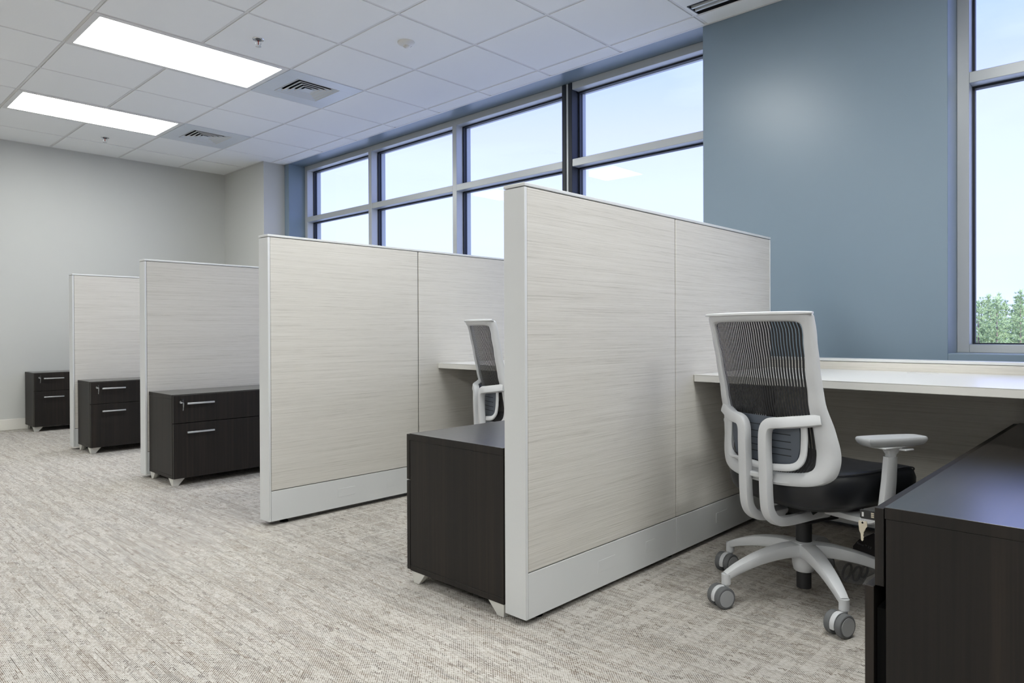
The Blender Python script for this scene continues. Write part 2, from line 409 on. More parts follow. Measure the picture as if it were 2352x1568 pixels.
for i in ui:
    for j in vi:
        if (i, j) in used: continue
        x0, x1, y0, y1 = clampbox(U0+i*T, U0+(i+1)*T, V0+j*T, V0+(j+1)*T)
        if x1-x0 < .05 or y1-y0 < .05: continue
        g_ = .0105
        key = (round(x1-x0, 3), round(y1-y0, 3))
        if key not in tm:
            bx = MB().box(-(key[0])/2+g_, key[0]/2-g_, -(key[1])/2+g_, key[1]/2-g_, 0, .018)
            me = bx.mesh('ceiling_tile'); me.materials.append(M['tile']); tm[key] = me
        o = link('ceiling_tile', tm[key], ceil); o.location = ((x0+x1)/2, (y0+y1)/2, CZ+random.Random(i*97+j).uniform(-.0006, .0006))
        o.modifiers.new('bevel', 'BEVEL').width = .002

# ------------------------------------------------------------------ windows
def window(name, ya, yb, mull, lab, dark=None):
    """frame of aluminium members from ya to yb, mull = centres of the verticals"""
    w_ = .052; root = empty(name, (XG, (ya+yb)/2, SILL)); struct(root, lab)
    ox, oy, oz = XG, (ya+yb)/2, SILL
    def bx(n, mt, x0, x1, y0, y1, z0, z1, bevel=.002):
        return MB().box(x0-ox, x1-ox, y0-oy, y1-oy, z0-oz, z1-oz).build(n, mt, root, bevel=bevel)
    zt0, zt1 = 2.138, 2.192
    xf, xb = XG, XG+.075; gx = XG+.098; xe = XG+.17
    top = CZ-.001
    vs_ = [ya+w_/2]+list(mull)+[yb-w_/2]
    for y in vs_:
        if dark is not None and abs(y-dark) < .01:
            bx('mullion', 'gasket', xf-.004, xb, y-.047, y-.011, SILL, top); bx('mullion', 'gasket', xf-.004, xb, y+.013, y+.047, SILL, top)
            bx('mullion_core', 'alu', xf+.004, xe, y-.044, y+.044, SILL, top)
            hw = .047
        else:
            bx('mullion', 'alu', xf, xb, y-w_/2, y+w_/2, SILL, top); bx('outer_cap', 'alu', gx+.018, xe, y-w_/2, y+w_/2, SILL, top); hw = w_/2
            bx('mullion_core', 'gasket', xb, gx+.018, y-w_/2+.004, y+w_/2-.004, SILL, top)
    bx('frame_sill', 'alu', xf, xb, ya+w_, yb-w_, SILL, SILL+.04); bx('outer_sill', 'alu', gx+.018, xe, ya+w_, yb-w_, SILL, SILL+.034)
    for y0, y1 in zip(vs_, vs_[1:]):
        d0 = .047 if dark is not None and abs(y0-dark) < .01 else w_/2; d1 = .047 if dark is not None and abs(y1-dark) < .01 else w_/2
        a, b = y0+d0, y1-d1
        bx('frame_head', 'alu', xf, xb, a, b, top-.052, top); bx('outer_head', 'alu', gx+.018, xe, a, b, top-.05, top)
        bx('transom', 'alu', xf, xb, a, b, zt0, zt1); bx('outer_transom', 'alu', gx+.018, xe, a, b, zt0+.004, zt1-.002)
        for z0, z1 in ((SILL+.036, zt0), (zt1, top-.052)):
            # gasket ring each side of the double pane, bright spacer between
            for gx0, gx1, ins in ((xb, gx, .011), (gx+.006, gx+.018, .009)):
                k = MB()
                k.box(gx0-ox, gx1-ox, a-oy, a+ins-oy, z0-oz, z1-oz); k.box(gx0-ox, gx1-ox, b-ins-oy, b-oy, z0-oz, z1-oz)
                k.box(gx0-ox, gx1-ox, a+ins-oy, b-ins-oy, z0-oz, z0+ins-oz); k.box(gx0-ox, gx1-ox, a+ins-oy, b-ins-oy, z1-ins-oz, z1-oz)
                k.build('gasket', 'gasket', root)
            bx('glass_pane', 'glass', gx, gx+.006, a, b, z0, z1, 0)
    return root
window('window_1', Y1a, Y1b, [3.262, 4.515, 5.766], 'long window band above the desks, panes split by one transom', dark=3.262)
window('window_2', Y2a, Y2b, [-2.82, -1.67, -.52], 'tall window right of the slate blue pier, pines outside')

# ================================================================== CEILING FITTINGS
def place_light(i, j, lab):
    x, y = U0+i*T+T, V0+j*T+T/2; root = empty('ceiling_light', (x, y, CZ-.004))
    tag(root, lab, 'ceiling light', 'recessed flat panel lights')
    f = MB(); X, Y = T-.006, T/2-.006; b = .036
    for q in ((-X, X, -Y, -Y+b), (-X, X, Y-b, Y), (-X, -X+b, -Y+b, Y-b), (X-b, X, -Y+b, Y-b)): f.box(*q, 0, .012)
    f.build('frame', 'grid', root, bevel=.001)
    MB().box(-X+b, X-b, -Y+b, Y-b, .003, .010).build('diffuser', 'lamp', root)
    return root
where = iter(('right of the camera, out of the picture', 'behind the camera on the window side', 'at the back of the room on the window side', 'far left, out of the picture', 'left of the camera, out of the picture', 'just behind the camera on the left', 'far behind the camera on the left', 'at the back left of the room'))
for (i, j), lab in zip(LIGHTS, ['larger looking flat panel ceiling light, nearer of the two, left of the big vent',
        'farther flat panel ceiling light close above the far beige wall']+[None]*8):
    if lab is None: lab = 'unseen flat panel ceiling light '+next(where)
    place_light(i, j, lab)

def vent(i, j, lab):
    root = empty('air_vent', (U0+i*T+T/2, V0+j*T+T/2, CZ-.002)); tag(root, lab, 'air vent', 'square ceiling air vents')
    h = T/2-.005; op = .176; cx = -.018
    k = MB()
    for q in ((-h, h, -h, -op), (-h, h, op, h), (-h, -op, -op, op), (op, h, -op, op)): k.box(*q, 0, .008)
    k.build('face_panel', 'vent', root, bevel=.001)
    MB().box(-op-.02, op+.02, -op-.02, op+.02, .075, .08).build('duct_back', 'dark', root)
    k = MB()
    for sgn in (-1, 1):
        k.box(sgn*op-.001, sgn*op+.001, -op, op, .0085, .08); k.box(-op, op, sgn*op-.001, sgn*op+.001, .0085, .08)
    k.build('duct_wall', 'dark', root)
    def sqring(r1, z1, r2, z2, t=.0022):
        k = MB(); ring = lambda r, z: [(-r, -r, z), (r, -r, z), (r, r, z), (-r, r, z)]
        return k.loft([ring(r1, z1), ring(r2, z2), ring(r2-t, z2), ring(r1-t, z1)], closed=True)
    for q in range(4):
        r = op-.004-.034*q-(.002 if q else 0); lv = sqring(r, .0, r-.033, .0165).build('louver', 'vent', root); sqring(r, -.0006, r, .0035, .0032).build('louver_lip', 'trimwhite', lv)
    MB().box(-.036, .036, -.036, .036, .0, .003).build('centre_plate', 'vent', root)
    return root
vent(2, 0, 'square stepped ceiling air vent nearer the camera, at the end of the bigger light')
vent(2, 3, 'smaller looking stepped ceiling vent at the end of the far light')

# linear slot diffuser along the window wall
sx0, sx1 = U0+3*T+.47, U0+4*T-.012; sy1 = V0-4*T-.03
root = empty('slot_diffuser', ((sx0+sx1)/2, sy1-.6, CZ-.003)); tag(root, 'black slotted linear air diffuser at the ceiling edge above the pier', 'air vent')
hw, hl = (sx1-sx0)/2, .6
k = MB(); k.box(-hw, hw, hl-.006, hl, 0, .03); k.box(-hw, hw, -hl, -hl+.006, 0, .03); k.box(-hw, -hw+.004, -hl, hl, 0, .03); k.box(hw-.004, hw, -hl, hl, 0, .03); k.build('frame', 'black', root)
MB().box(-hw, hw, -hl, hl, .03, .034).build('duct_back', 'dark', root)
for q in range(2):
    x = -hw+(q+1)*2*hw/3; MB().box(x-.0075, x+.0075, -hl+.006, hl-.006, .001, .016).build('slat', 'vent', root, bevel=.002)
# infill tile beside the slot
o = MB().box(U0+3*T+.0105, sx0-.002, V0-6*T+.01, V0-4*T-.01, CZ, CZ+.018).build('ceiling_tile', 'tile', ceil)
o = MB().box(sx0-.002, sx1+.002, sy1+.003, V0-4*T-.01, CZ, CZ+.018).build('ceiling_tile', 'tile', ceil)

def sprinkler(u, v, lab):
    root = empty('sprinkler', (U0+u*T, V0+v*T, CZ)); tag(root, lab, 'sprinkler', 'ceiling sprinklers')
    MB().lathe((0, 0, 0), [(.036, 0), (.036, -.002), (.033, -.005), (.024, -.004), (.022, .004), (.022, .01)]).build('escutcheon', 'chrome', root, smooth=True)
    MB().lathe((0, 0, 0), [(.018, .008), (.018, -.004), (.010, -.010), (.010, .008)]).build('body', 'tyre', root, smooth=True)
    k = MB()
    for s in (-1, 1): k.sweep(catmull([(s*.010, 0, -.006), (s*.017, 0, -.018), (s*.013, 0, -.034), (0, 0, -.042)], 4), .005, .004, side=(0, 1, 0))
    k.build('yoke', 'chrome', root, smooth=True)
    MB().cyl((0, 0, -.034), (0, 0, 1), .0028, .026, 10).build('bulb', 'bulb', root, smooth=True)
    MB().lathe((0, 0, -.044), [(.002, .003), (.017, .001), (.018, -.002), (.004, -.003)], 20).build('deflector', 'chrome', root, smooth=True)
sprinkler(1.36, -.51, 'chrome ceiling sprinkler head above the nearer panel light')
sprinkler(1.44, 4.63, 'small far ceiling sprinkler between the far light and the beige wall')
root = empty('occupancy_sensor', (U0+2.46*T, V0-1.54*T, CZ)); tag(root, 'round white ceiling sensor with a domed lens', 'sensor')
MB().lathe((0, 0, 0), [(.055, .001), (.055, -.005), (.050, -.012), (.030, -.022), (.0, -.0225)], 40).build('housing', 'laminate', root, smooth=True)
MB().lathe((0, 0, -.020), [(.021, 0), (.020, -.008), (.013, -.014), (.0, -.016)], 28).build('lens', 'trimwhite', root, smooth=True)
MB().box(.022, .036, -.012, .006, -.021, -.014).build('indicator_window', 'greyplastic', root, bevel=.001)

# ================================================================== CUBICLE PARTITIONS
def partition(y, lab, seam=.9101, low=False):
    root = empty('cubicle_partition', (XS, y, 0)); tag(root, lab, 'partition', 'tall fabric cubicle partitions')
    t, H, W = PTH, PH, PW; K = .1665; B = .022
    MB().box(.012, W-.004, .010, t-.010, .03, H-.014).build('core_frame', 'core', root)
    MB().box(0, .0115, -.0005, t+.0005, B, H-.0135).build('end_trim', 'powder', root, bevel=.0015)
    MB().box(W-.0035, W+.006, -.0005, t+.0005, B, H-.0135).build('end_trim', 'powder', root, bevel=.0015)
    k = MB().box(-.001, W+.007, -.001, t+.001, H-.011, H); k.build('top_cap', 'powder', root, bevel=.002)
    for yy0, yy1, sg in ((.0012, .0098, 0), (t-.0098, t-.0012, 1)):
        for a, b in ((.0135, seam-.0035), (seam+.0035, W-.006)):
            MB().box(a, b, yy0, yy1, K+.002, H-.0130).build('fabric_panel', 'fabric', root, bevel=.0028, seg=3)
        for a, b in ((.0125, seam-.0008), (seam+.0008, W-.005)):
            kp = MB().box(a, b, yy0-.001 if sg == 0 else yy0, yy1 if sg == 0 else yy1+.001, B, K-.0012).build('kick_plate', 'powder', root, bevel=.001)
            f = -.0012-.0001 if sg == 0 else t+.0013
            spots = ((a+.365, .102), (a+.67, .062)) if a < .1 else ((a+.34, .102), (a+.62, .062))
            for x, wv in spots:
                if x+wv > b: continue
                z0, z1 = .075, .117
                # scored knock-out: slightly proud plate with a groove round it
                MB().box(x, x+wv, (-.0008 if sg == 0 else t-.0005), (.0008 if sg == 0 else t+.0007), z0, z1).build('knockout', 'powder', kp, bevel=.0005, seg=1)
    MB().box(seam-.0034, seam+.0034, .0075, .0098, K, H-.016).build('seam_strip', 'gap', root)
    for x in (.10, seam, W-.05):
        MB().lathe((x, t/2, 0), [(.020, 0), (.020, .006), (.008, .012), (.008, .03)], 20).build('levelling_foot', 'rubber', root, smooth=True)
    return root
labs = ['nearest and tallest looking cream fabric cubicle partition in the middle of the picture',
        'second cream fabric cubicle partition, dark cabinet standing in front of its right half',
        'third fabric cubicle partition with a dark key-locked cabinet against it',
        'farthest fabric cubicle partition, leftmost and smallest in the picture']
for y, lb in zip(PY, labs): partition(y, lb)
partition(-.135, 'cubicle partition behind the foreground cabinet, just outside the right edge')

# low spine panels behind the desks
def spine(y0, y1, lab):
    root = empty('low_divider', (3.437, (y0+y1)/2, 0)); tag(root, lab, 'partition', 'low dividers behind the desks')
    h = (y1-y0)/2; x0, x1 = 0, .085
    MB().box(x0+.01, x1-.01, -h, h, .03, .775).build('core_frame', 'core', root)
    for q in (0, x1-.012): MB().box(q, q+.012, -h+.003, h-.003, .168, .778).build('fabric_panel', 'fabric', root, bevel=.0025)
    for q in (0, x1-.012): MB().box(q, q+.012, -h+.002, h-.002, .022, .1655).build('kick_plate', 'powder', root, bevel=.001)
    MB().box(x0-.002, x1+.002, -h, h, .7795, .792).build('top_cap', 'powder', root, bevel=.002)
    for yy in (-h+.08, h-.08): MB().lathe((.042, yy, 0), [(.02, 0), (.02, .006), (.008, .012), (.008, .03)], 16).build('levelling_foot', 'rubber', root, smooth=True)
spine(-.17, PY[0]+PTH, 'low white-capped divider running behind the nearest desk')
spine(PY[0]+PTH+.006, PY[1]+PTH, 'low white-capped divider behind the second desk')

# desks
def desk(y0, y1, lab):
    x0, x1, z1 = 2.656, 3.434, .741
    root = empty('desk', ((x0+x1)/2, (y0+y1)/2, 0)); tag(root, lab, 'desk', 'white laminate desks')
    hx, hy = (x1-x0)/2, (y1-y0)/2
    MB().box(-hx, hx, -hy, hy, z1-.0015, z1).build('laminate_surface', 'laminate', root)
    MB().box(-hx+.0005, hx-.0005, -hy+.0005, hy-.0005, z1-.030, z1-.0015).build('worktop', 'edge', root, bevel=.002)
    for s in (-1, 1):
        k = MB().prism([(-hx+.17, z1-.0305), (hx-.02, z1-.0305), (hx-.02, z1-.30), (hx-.06, z1-.30), (hx-.10, z1-.075), (-hx+.17, z1-.045)],
                   lambda p, e, s=s: (p[0], s*(hy-.004-(.025*e)), p[1]))
        k.build('support_bracket', 'black', root, bevel=.001)
    return root
d0 = desk(-.042, PY[0]-.001, 'white desk top in the nearest workstation, in front of the big mesh chair')
d1 = desk(PY[0]+PTH+.001, PY[1]-.001, 'white desk top in the second workstation, only its corner showing')
for d in (d0,):
    gx_, gy_ = .325, .772-d.location.y
    MB().box(gx_-.035, gx_+.035, gy_-.055, gy_+.055, .741, .7425).build('cable_grommet', 'edge', d, bevel=.001)

# ================================================================== CABINETS
CABH = .551
def cabinet(name, x0, L_, yb, yf, lab, ajar=0., ncol=2):
    """yb: back y, yf: y of the outer drawer faces"""
    sg = 1 if yf > yb else -1; D = abs(yf-yb)
    root = empty(name, (x0, yb, 0)); tag(root, lab, 'cabinet', 'dark wood low storage cabinets')
    def bx(n, mt, a, b, c, d, e, f, par=root, bevel=.001):
        y0, y1 = sorted((c*sg, d*sg)); return MB().box(a, b, y0, y1, e, f).build(n, mt, par, bevel=bevel)
    Db = D-.023; zb = .045; tp = .025; th = .018
    tpn = bx('top_panel', 'woodh', -.001, L_+.001, 0, Db+.002, CABH-tp, CABH); tpn.data.materials.append(M['woodv'])
    for p_ in tpn.data.polygons: p_.material_index = 0 if p_.normal.z > .5 else 1
    bx('side_panel', 'woodv', 0, th, 0, Db, zb+.0205, CABH-tp-.0004); bx('side_panel', 'woodv', L_-th, L_, 0, Db, zb+.0205, CABH-tp-.0004)
    bx('bottom_panel', 'woodv', -.0005, L_, 0, Db+.001, zb, zb+.02)
    bx('back_panel', 'woodv', th, L_-th, 0, .012, zb+.02, CABH-tp)
    bx('inner_case', 'rubber', th, L_-th, .013, Db-.004, zb+.022, CABH-tp-.002, bevel=0)
    cw = L_/ncol; zs = .378
    for c in range(ncol):
        a, b = c*cw+(.001 if c == 0 else .0015), (c+1)*cw-.0015
        for r, (z0, z1) in enumerate(((zs+.002, CABH-.004), (zb+.002, zs-.002))):
            off = ajar if (r == 1 and c == 0) else 0
            d = bx('drawer', 'woodv', a, b, Db+.004+off, Db+.022+off, z0, z1, bevel=.0012)
            if off:
                bx('drawer_box', 'rubber', a+.02, b-.02, .05, Db+.003+off, z0+.02, z1-.05, d, bevel=0)
            hz = .496 if r == 0 else .322
            yh = Db+.022+off
            y0, y1 = sorted(((yh+.012)*sg, (yh+.022)*sg))
            h = MB().box(a+.074, a+.238, y0, y1, hz-.005, hz+.005)
            for px in (a+.09, a+.222):
                q0, q1 = sorted((yh*sg, (yh+.013)*sg)); h.box(px-.004, px+.004, q0, q1, hz-.004, hz+.004)
            h.build('handle', 'satin', d, bevel=.001)
            if r == 0 and c == 0:
                q = MB().cyl((a+.043, yh*sg, .506), (0, sg, 0), .0095, .006, 20, .0085); q.build('lock', 'satin', d, smooth=True)
    # angled corner feet
    S, s_, hgt = .078, .030, zb
    for fx in (0, 1):
        for fy in (0, 1):
            X = lambda q: q if fx == 0 else L_-q
            Yy = lambda q: (q if fy == 0 else Db-q)*sg
            top = [(X(.004), Yy(.004)), (X(S), Yy(.004)), (X(S), Yy(.03)), (X(.03), Yy(.03)), (X(.03), Yy(S)), (X(.004), Yy(S))]
            bot = [(X(.008), Yy(.008)), (X(s_+.008), Yy(.008)), (X(s_+.008), Yy(.026)), (X(.026), Yy(.026)), (X(.026), Yy(s_+.008)), (X(.008), Yy(s_+.008))]
            MB().loft([[(x, y, .0) for x, y in bot], [(x, y, hgt) for x, y in top]]).build('foot', 'footmetal', root, bevel=.001)
    lock = Vector((x0+.044, yf, .506)); return root, lock, sg
def keys(lock, sg, lab, near=False):
    root = empty('key_set', lock); tag(root, lab, 'keys', 'keys hanging in the cabinet locks')
    # folding black head seen flat from the side, standing out of the lock
    k = MB().prism([(.006, -.012), (.010, -.014), (.038, -.014), (.041, -.011), (.041, .011), (.038, .014), (.010, .014), (.006, .010)],
                   lambda p, e: (-.002+.004*e, p[0]*sg, p[1]*.72+.012)); k.build('key_head', 'black', root, bevel=.0006)
    k = MB().prism([(.033, -.008), (.037, -.008), (.037, .006), (.033, .006)], lambda p, e: (-.0026+.0012*e, p[0]*sg, p[1]*.7+.0125)); k.build('key_window', 'satin', root)
    if near:
        k = MB()
        for zz in (-.002, .002, .006): k.prism([(.012, zz-.0014), (.018, zz-.0014), (.018, zz+.0014), (.012, zz+.0014)], lambda p, e: (-.0026+.0012*e, p[0]*sg, p[1]+.0105))
        k.build('key_teeth', 'brass', root)
    ring = [(math.sin(a)*.001, (.036+.005*math.cos(a))*sg, .001+.0075*math.sin(a)) for a in [2*math.pi*i/20 for i in range(20)]]
    MB().sweep(ring, .0013, .0013, side=(1, 0, 0), closed=True, n=3).build('key_ring', 'satin', root, smooth=True)
    pts = [(-.011, 0), (-.0125, -.012), (-.009, -.0155), (-.006, -.022), (-.0035, -.026), (-.004, -.030), (-.0025, -.033), (-.0045, -.037), (-.003, -.041), (-.0035, -.044), (0, -.0475),
           (.003, -.045), (.0045, -.030), (.008, -.024), (.0095, -.014), (.0105, -.003), (.010, 0)]
    MB().prism(pts, lambda p, e: (-.001+.002*e+p[1]*.05, (.036+p[0]*.82)*sg, -.0035+p[1]*.95)).build('key_blade', 'brass' if near else 'satin', root, bevel=.0003)
    MB().cyl((-.0016, .036*sg, -.0075), (1, 0, 0), .0022, .0032, 12).build('key_hole', 'rubber', root)
    return root
cab0, lk, sg = cabinet('storage_cabinet', 1.618, 1.80, -.038, .465, 'dark wood cabinet filling the lower right corner, lower drawer ajar', ajar=.02)
keys(lk, sg, 'keys with a black head hanging at the foreground cabinet drawer', True)
cab1, lk, sg = cabinet('storage_cabinet', XS+.002, 1.80, PY[0]+PTH+.008, 2.066, 'dark wood cabinet whose plain end stands behind the nearest partition')
cab3, lk, sg = cabinet('storage_cabinet', 1.624, 1.76, PY[2]-.008, 4.327, 'dark wood drawer cabinet against the third partition, largest drawer fronts showing')
keys(lk, sg, 'small keys in the cabinet lock at the third partition')
cab4, lk, sg = cabinet('storage_cabinet', 1.636, 1.74, PY[3]-.008, 5.965, 'dark wood drawer cabinet against the farthest partition, middle of three at left')
keys(lk, sg, 'small keys in the cabinet lock at the farthest partition')
cab5, lk, sg = cabinet('storage_cabinet', 1.640, 1.74, YF-.016, 7.683, 'dark wood drawer cabinet against the far beige wall, leftmost')
keys(lk, sg, 'tiny keys in the lock of the cabinet at the far wall')

# ================================================================== CHAIR
XB = [(.40, -.245), (.46, -.236), (.53, -.232), (.60, -.238), (.70, -.262), (.82, -.284), (.90, -.301), (.99, -.322)]
def S(y, z, d=0.):      # point on the curved back shell; d offsets backwards
    return Vector((interp(z, XB)+1.05*y*y-d, y, z))
def make_chair(lab):
    root = empty('task_chair'); tag(root, lab, 'chair', 'white framed mesh back task chairs')
    # --- base
    hub = MB().lathe((0, 0, 0), [(.030, .088), (.034, .092), (.038, .110), (.040, .135), (.045, .170), (.043, .189), (.030, .192)], 36)
    for k in range(5):
        a = R(169+72*k); d = Vector((math.cos(a), math.sin(a), 0)); sd = Vector((-d.y, d.x, 0))
        path = catmull([d*.02+Vector((0, 0, .164)), d*.09+Vector((0, 0, .164)), d*.18+Vector((0, 0, .149)), d*.26+Vector((0, 0, .124)), d*.312+Vector((0, 0, .101))], 5)
        hub.sweep(path, lambda t: .064-.036*t, lambda t: .052-.028*t, side=sd, n=6, pw=4.5)
        hub.cyl(d*.312+Vector((0, 0, .074)), (0, 0, 1), .0155, .034, 20)
    hub.build('star_base', 'chairwhite', root, smooth=True)
    MB().lathe((0, 0, 0), [(.0245, .030), (.0245, .10), (.026, .16), (.027, .285)], 28).build('gas_cylinder', 'black', root, smooth=True)
    proto = None
    for k in range(5):
        a = R(169+72*k); d = Vector((math.cos(a), math.sin(a), 0))
        sw = R([-7, -2, -11, -7, 6][k])
        hd = MB()          # caster local: axle along y
        hd.cyl((0, 0, .055), (0, 0, 1), .010, .022, 16)
        arc = [(.033*math.cos(t)-.021, .0, .036+.034*math.sin(t)) for t in [R(q) for q in range(-10, 215, 15)]]
        hd.sweep(arc, .017, .006, side=(0, 1, 0), n=4)
        if proto is None:
            c = hd.build('caster', 'chairwhite', root, smooth=True)
            for s in (-1, 1):
                wq = MB().cyl((-.021, s*.0095, .0355), (0, s, 0), .0355, .021, 36); wq.build('wheel', 'tyre', c, bevel=.004, seg=3)
                MB().cyl((-.021, s*.0306, .0355), (0, s, 0), .0275, .0012, 28).build('wheel_cap', 'greyplastic', c, smooth=True)
            proto = c
        else:
            c = copy_tree(proto, root)
        c.location = d*.312; c.rotation_euler = (0, 0, sw)
    # --- mechanism, seat
    lower = set(root.children)
    mech = MB().box(-.09, .13, -.07, .07, .262, .325); mech.box(-.10, .08, -.05, .05, .245, .27); mech.cyl((0, -.10, .30), (0, -1, 0), .006, .12, 12)
    mech.build('tilt_mechanism', 'black', root, bevel=.012)
    def outl(sc, n=48):
        ps = []
        for i in range(n):
            t = 2*math.pi*(i+.5)/n; c, s = math.cos(t), math.sin(t)
            x = .285*math.copysign(abs(c)**.55, c); y = .262*math.copysign(abs(s)**.5, s)
            y *= 1-.07*max(0, x/.285)
            ps.append((x*sc+.045, y*sc))
        return ps
    def zz(x, y, z): return z-(.9*max(0, x-.15)**2)*1.6-.10*max(0, -(x+.16))*0+.25*y*y
    rings = [[(x, y, zz(x, y, z)) for x, y in outl(sc)] for z, sc in ((.328, .84), (.334, .91), (.350, .955), (.384, .985), (.416, .99), (.436, .968), (.448, .925), (.452, .80), (.450, .55), (.448, .25), (.4475, .04))]
    seat = MB().loft(rings).build('seat', 'vinyl', root, smooth=True)
    MB().sweep([(x, y, zz(x, y, .4425)+.001) for x, y in outl(.968, 64)], .005, .005, closed=True, side=(0, 0, 1), n=3).build('piping', 'vinyl', seat, smooth=True)
    MB().loft([[(x, y, zz(x, y, z)) for x, y in outl(sc)] for z, sc in ((.312, .62), (.314, .74), (.329, .84), (.333, .82))]).build('seat_pan', 'black', root, smooth=True)
    # --- back frame
    oc = [(0, .986), (.10, .986), (.18, .985), (.219, .980), (.224, .957), (.221, .87), (.219, .77), (.2225, .69), (.235, .61), (.246, .545), (.247, .49), (.230, .445), (.180, .418), (.09, .407), (0, .405)]
    ic = [(0, .955), (.09, .955), (.158, .954), (.184, .947), (.190, .925), (.185, .85), (.180, .76), (.177, .69), (.176, .62), (.180, .56), (.182, .515), (.176, .478), (.145, .459), (.07, .450), (0, .448)]
    def loop(c):
        full = [(y, z, 0) for y, z in c]+[(-y, z, 0) for y, z in reversed(c[1:-1])]
        return catmull(full, 5, closed=True)
    O, I = loop(oc), loop(ic); rings = []
    for o_, i_ in zip(O, I):
        pts = []
        for f, d in ((0, .004), (.06, .018), (.25, .024), (.75, .022), (.94, .015), (1, .003), (.9, -.004), (.1, -.004)):
            y = o_.x+(i_.x-o_.x)*f; z = o_.y+(i_.y-o_.y)*f; pts.append(S(y, z, d))
        rings.append(pts)
    bf = MB().loft(rings, closed=True)
    top = [S(y, .982, .012+.010*(abs(y)/.245)**4) for y in [-.232+.0116*i for i in range(41)]]
    bf.sweep(top, lambda t: .034-.016*abs(2*t-1)**8, lambda t: .013-.005*abs(2*t-1)**8, side=(1, 0, 0), n=5)
    back = bf.build('back_frame', 'chairwhite', root, smooth=True)
    # --- mesh
    me = MB(); nu, nv = 36, 30; uv = []
    for j in range(nv+1):
        v = j/nv; z = .442+(.966-.442)*v
        wdt = interp(z, [(.442, .155), (.47, .180), (.50, .194), (.56, .192), (.62, .188), (.70, .189), (.78, .192), (.87, .197), (.93, .201), (.966, .194)])
        for i in range(nu+1):
            u = -1+2*i/nu; me.v.append(tuple(S(u*wdt, z, .006))); uv.append((u*.5+.5, v))
    for j in range(nv):
        for i in range(nu):
            a = j*(nu+1)+i; me.f.append((a, a+1, a+nu+2, a+nu+1))
    me.uv = uv; me.build('back_mesh', 'mesh', root, smooth=True)
    # --- two uprights
    for s in (-1, 1):
        path = catmull([S(s*.208, .638, .014), S(s*.165, .630, .026), (-.276, s*.110, .622), (-.286, s*.066, .615), (-.2895, s*.048, .592), (-.290, s*.045, .54),
                        (-.287, s*.045, .46), (-.283, s*.045, .365), (-.274, s*.045, .316), (-.246, s*.045, .285), (-.20, s*.046, .274), (-.12, s*.05, .276), (-.04, s*.055, .282), (.0, s*.055, .285)], 5)
        MB().sweep(path, .038, .033, side='plane', n=6, pw=5.5).build('back_upright', 'chairwhite', root, smooth=True)
    MB().box(-.285, -.24, -.055, .055, .422, .442).build('back_bracket', 'chairwhite', root, bevel=.006)
    # --- lumbar
    fr_ = catmull([(-.238, .160, .615), (-.240, .163, .57), (-.245, .160, .51), (-.256, .135, .479), (-.264, .07, .468), (-.266, 0, .465),
                   (-.264, -.07, .468), (-.256, -.135, .479), (-.245, -.160, .51), (-.240, -.163, .57), (-.238, -.160, .615)], 4)
    lf = MB().sweep(fr_, .024, .012, side=(0, 1, .25), n=5).build('lumbar_frame', 'chairwhite', root, smooth=True)
    def Lp(y, z, d): return Vector((-.251+.75*y*y-.05*(z-.55)-d, y, z))
    rg = []
    for z, w_ in ((.478, .105), (.488, .132), (.54, .146), (.59, .148), (.622, .142), (.634, .122)):
        rg.append([Lp(w_*(-1+2*i/10), z, .006) for i in range(11)]+[Lp(w_*(1-2*i/10), z, 0) for i in range(11)])
    lp = MB().loft(rg).build('lumbar_pad', 'lumbar', root, smooth=True)
    for z in (.510, .532, .556, .580, .604):
        MB().sweep([Lp(y, z, .0068) for y in [-.115+.023*i for i in range(11)]], .0025, .002, side=(0, 0, 1), n=3).build('slot', 'slot', lp)
    # --- arms
    for s in (-1, 1):
        br = MB().sweep(catmull([(-.02, s*.10, .304), (-.02, s*.22, .304), (-.02, s*.272, .311), (-.02, s*.298, .334)], 4), .09, .028, side=(1, 0, 0), n=5, pw=4)
        br.build('arm_bracket', 'chairwhite', root, smooth=True)
        post = MB().sweep([(-.02, s*.292, .312), (-.02, s*.298, .37), (-.018, s*.304, .44), (-.016, s*.308, .520)], lambda t: .062-.014*t, lambda t: .030-.004*t, side=(1, 0, 0), n=5, pw=5)
        p_ = post.build('arm_post', 'chairwhite', root, smooth=True)
        sl = MB().sweep([(-.016, s*.308, .517), (-.014, s*.308, .528), (-.014, s*.308, .540), (-.010, s*.306, .552)], lambda t: .036+.085*t**3, lambda t: .022+.03*t**3, side=(1, 0, 0), n=5, pw=4)
        sl.box(-.08, .075, s*.305-.03, s*.305+.03, .550, .556); sl.box(.0, .042, s*.305-.045, s*.305-.01, .541, .547)
        sl.build('arm_carriage', 'chairwhite', root, bevel=.002)
        po = [(x*.9, y*.95) for x, y in ((-.125, -.030), (-.118, -.040), (-.06, -.046), (.03, -.044), (.10, -.040), (.124, -.034), (.130, -.018), (.130, .014), (.122, .030), (.09, .042), (.0, .048), (-.08, .044), (-.115, .036), (-.125, .022))]
        pc = catmull([(x, y, 0) for x, y in po], 3, closed=True)
        ya = R(14)*(-s*0-1 if s < 0 else 1)
        def P3(p, sc, z, s=s):
            x, y = p.x*(1-(1-sc)*.5), p.y*sc; y *= -s
            c, n_ = math.cos(ya), math.sin(ya)
            return (-.008+x*c-y*n_, s*.305+x*n_+y*c, z+.05*x*x)
        MB().loft([[P3(p, sc, z) for p in pc] for z, sc in ((.555, .66), (.558, .80), (.567, .95), (.574, 1.), (.580, .985), (.583, .94), (.584, .6), (.584, .1))]).build('arm_pad', 'greyplastic', root, smooth=True)
    # everything above the column sits a little ahead of it
    T_ = Matrix.Translation((.0464, 0, .0232)) @ Matrix.Scale(.975, 4); done = set()
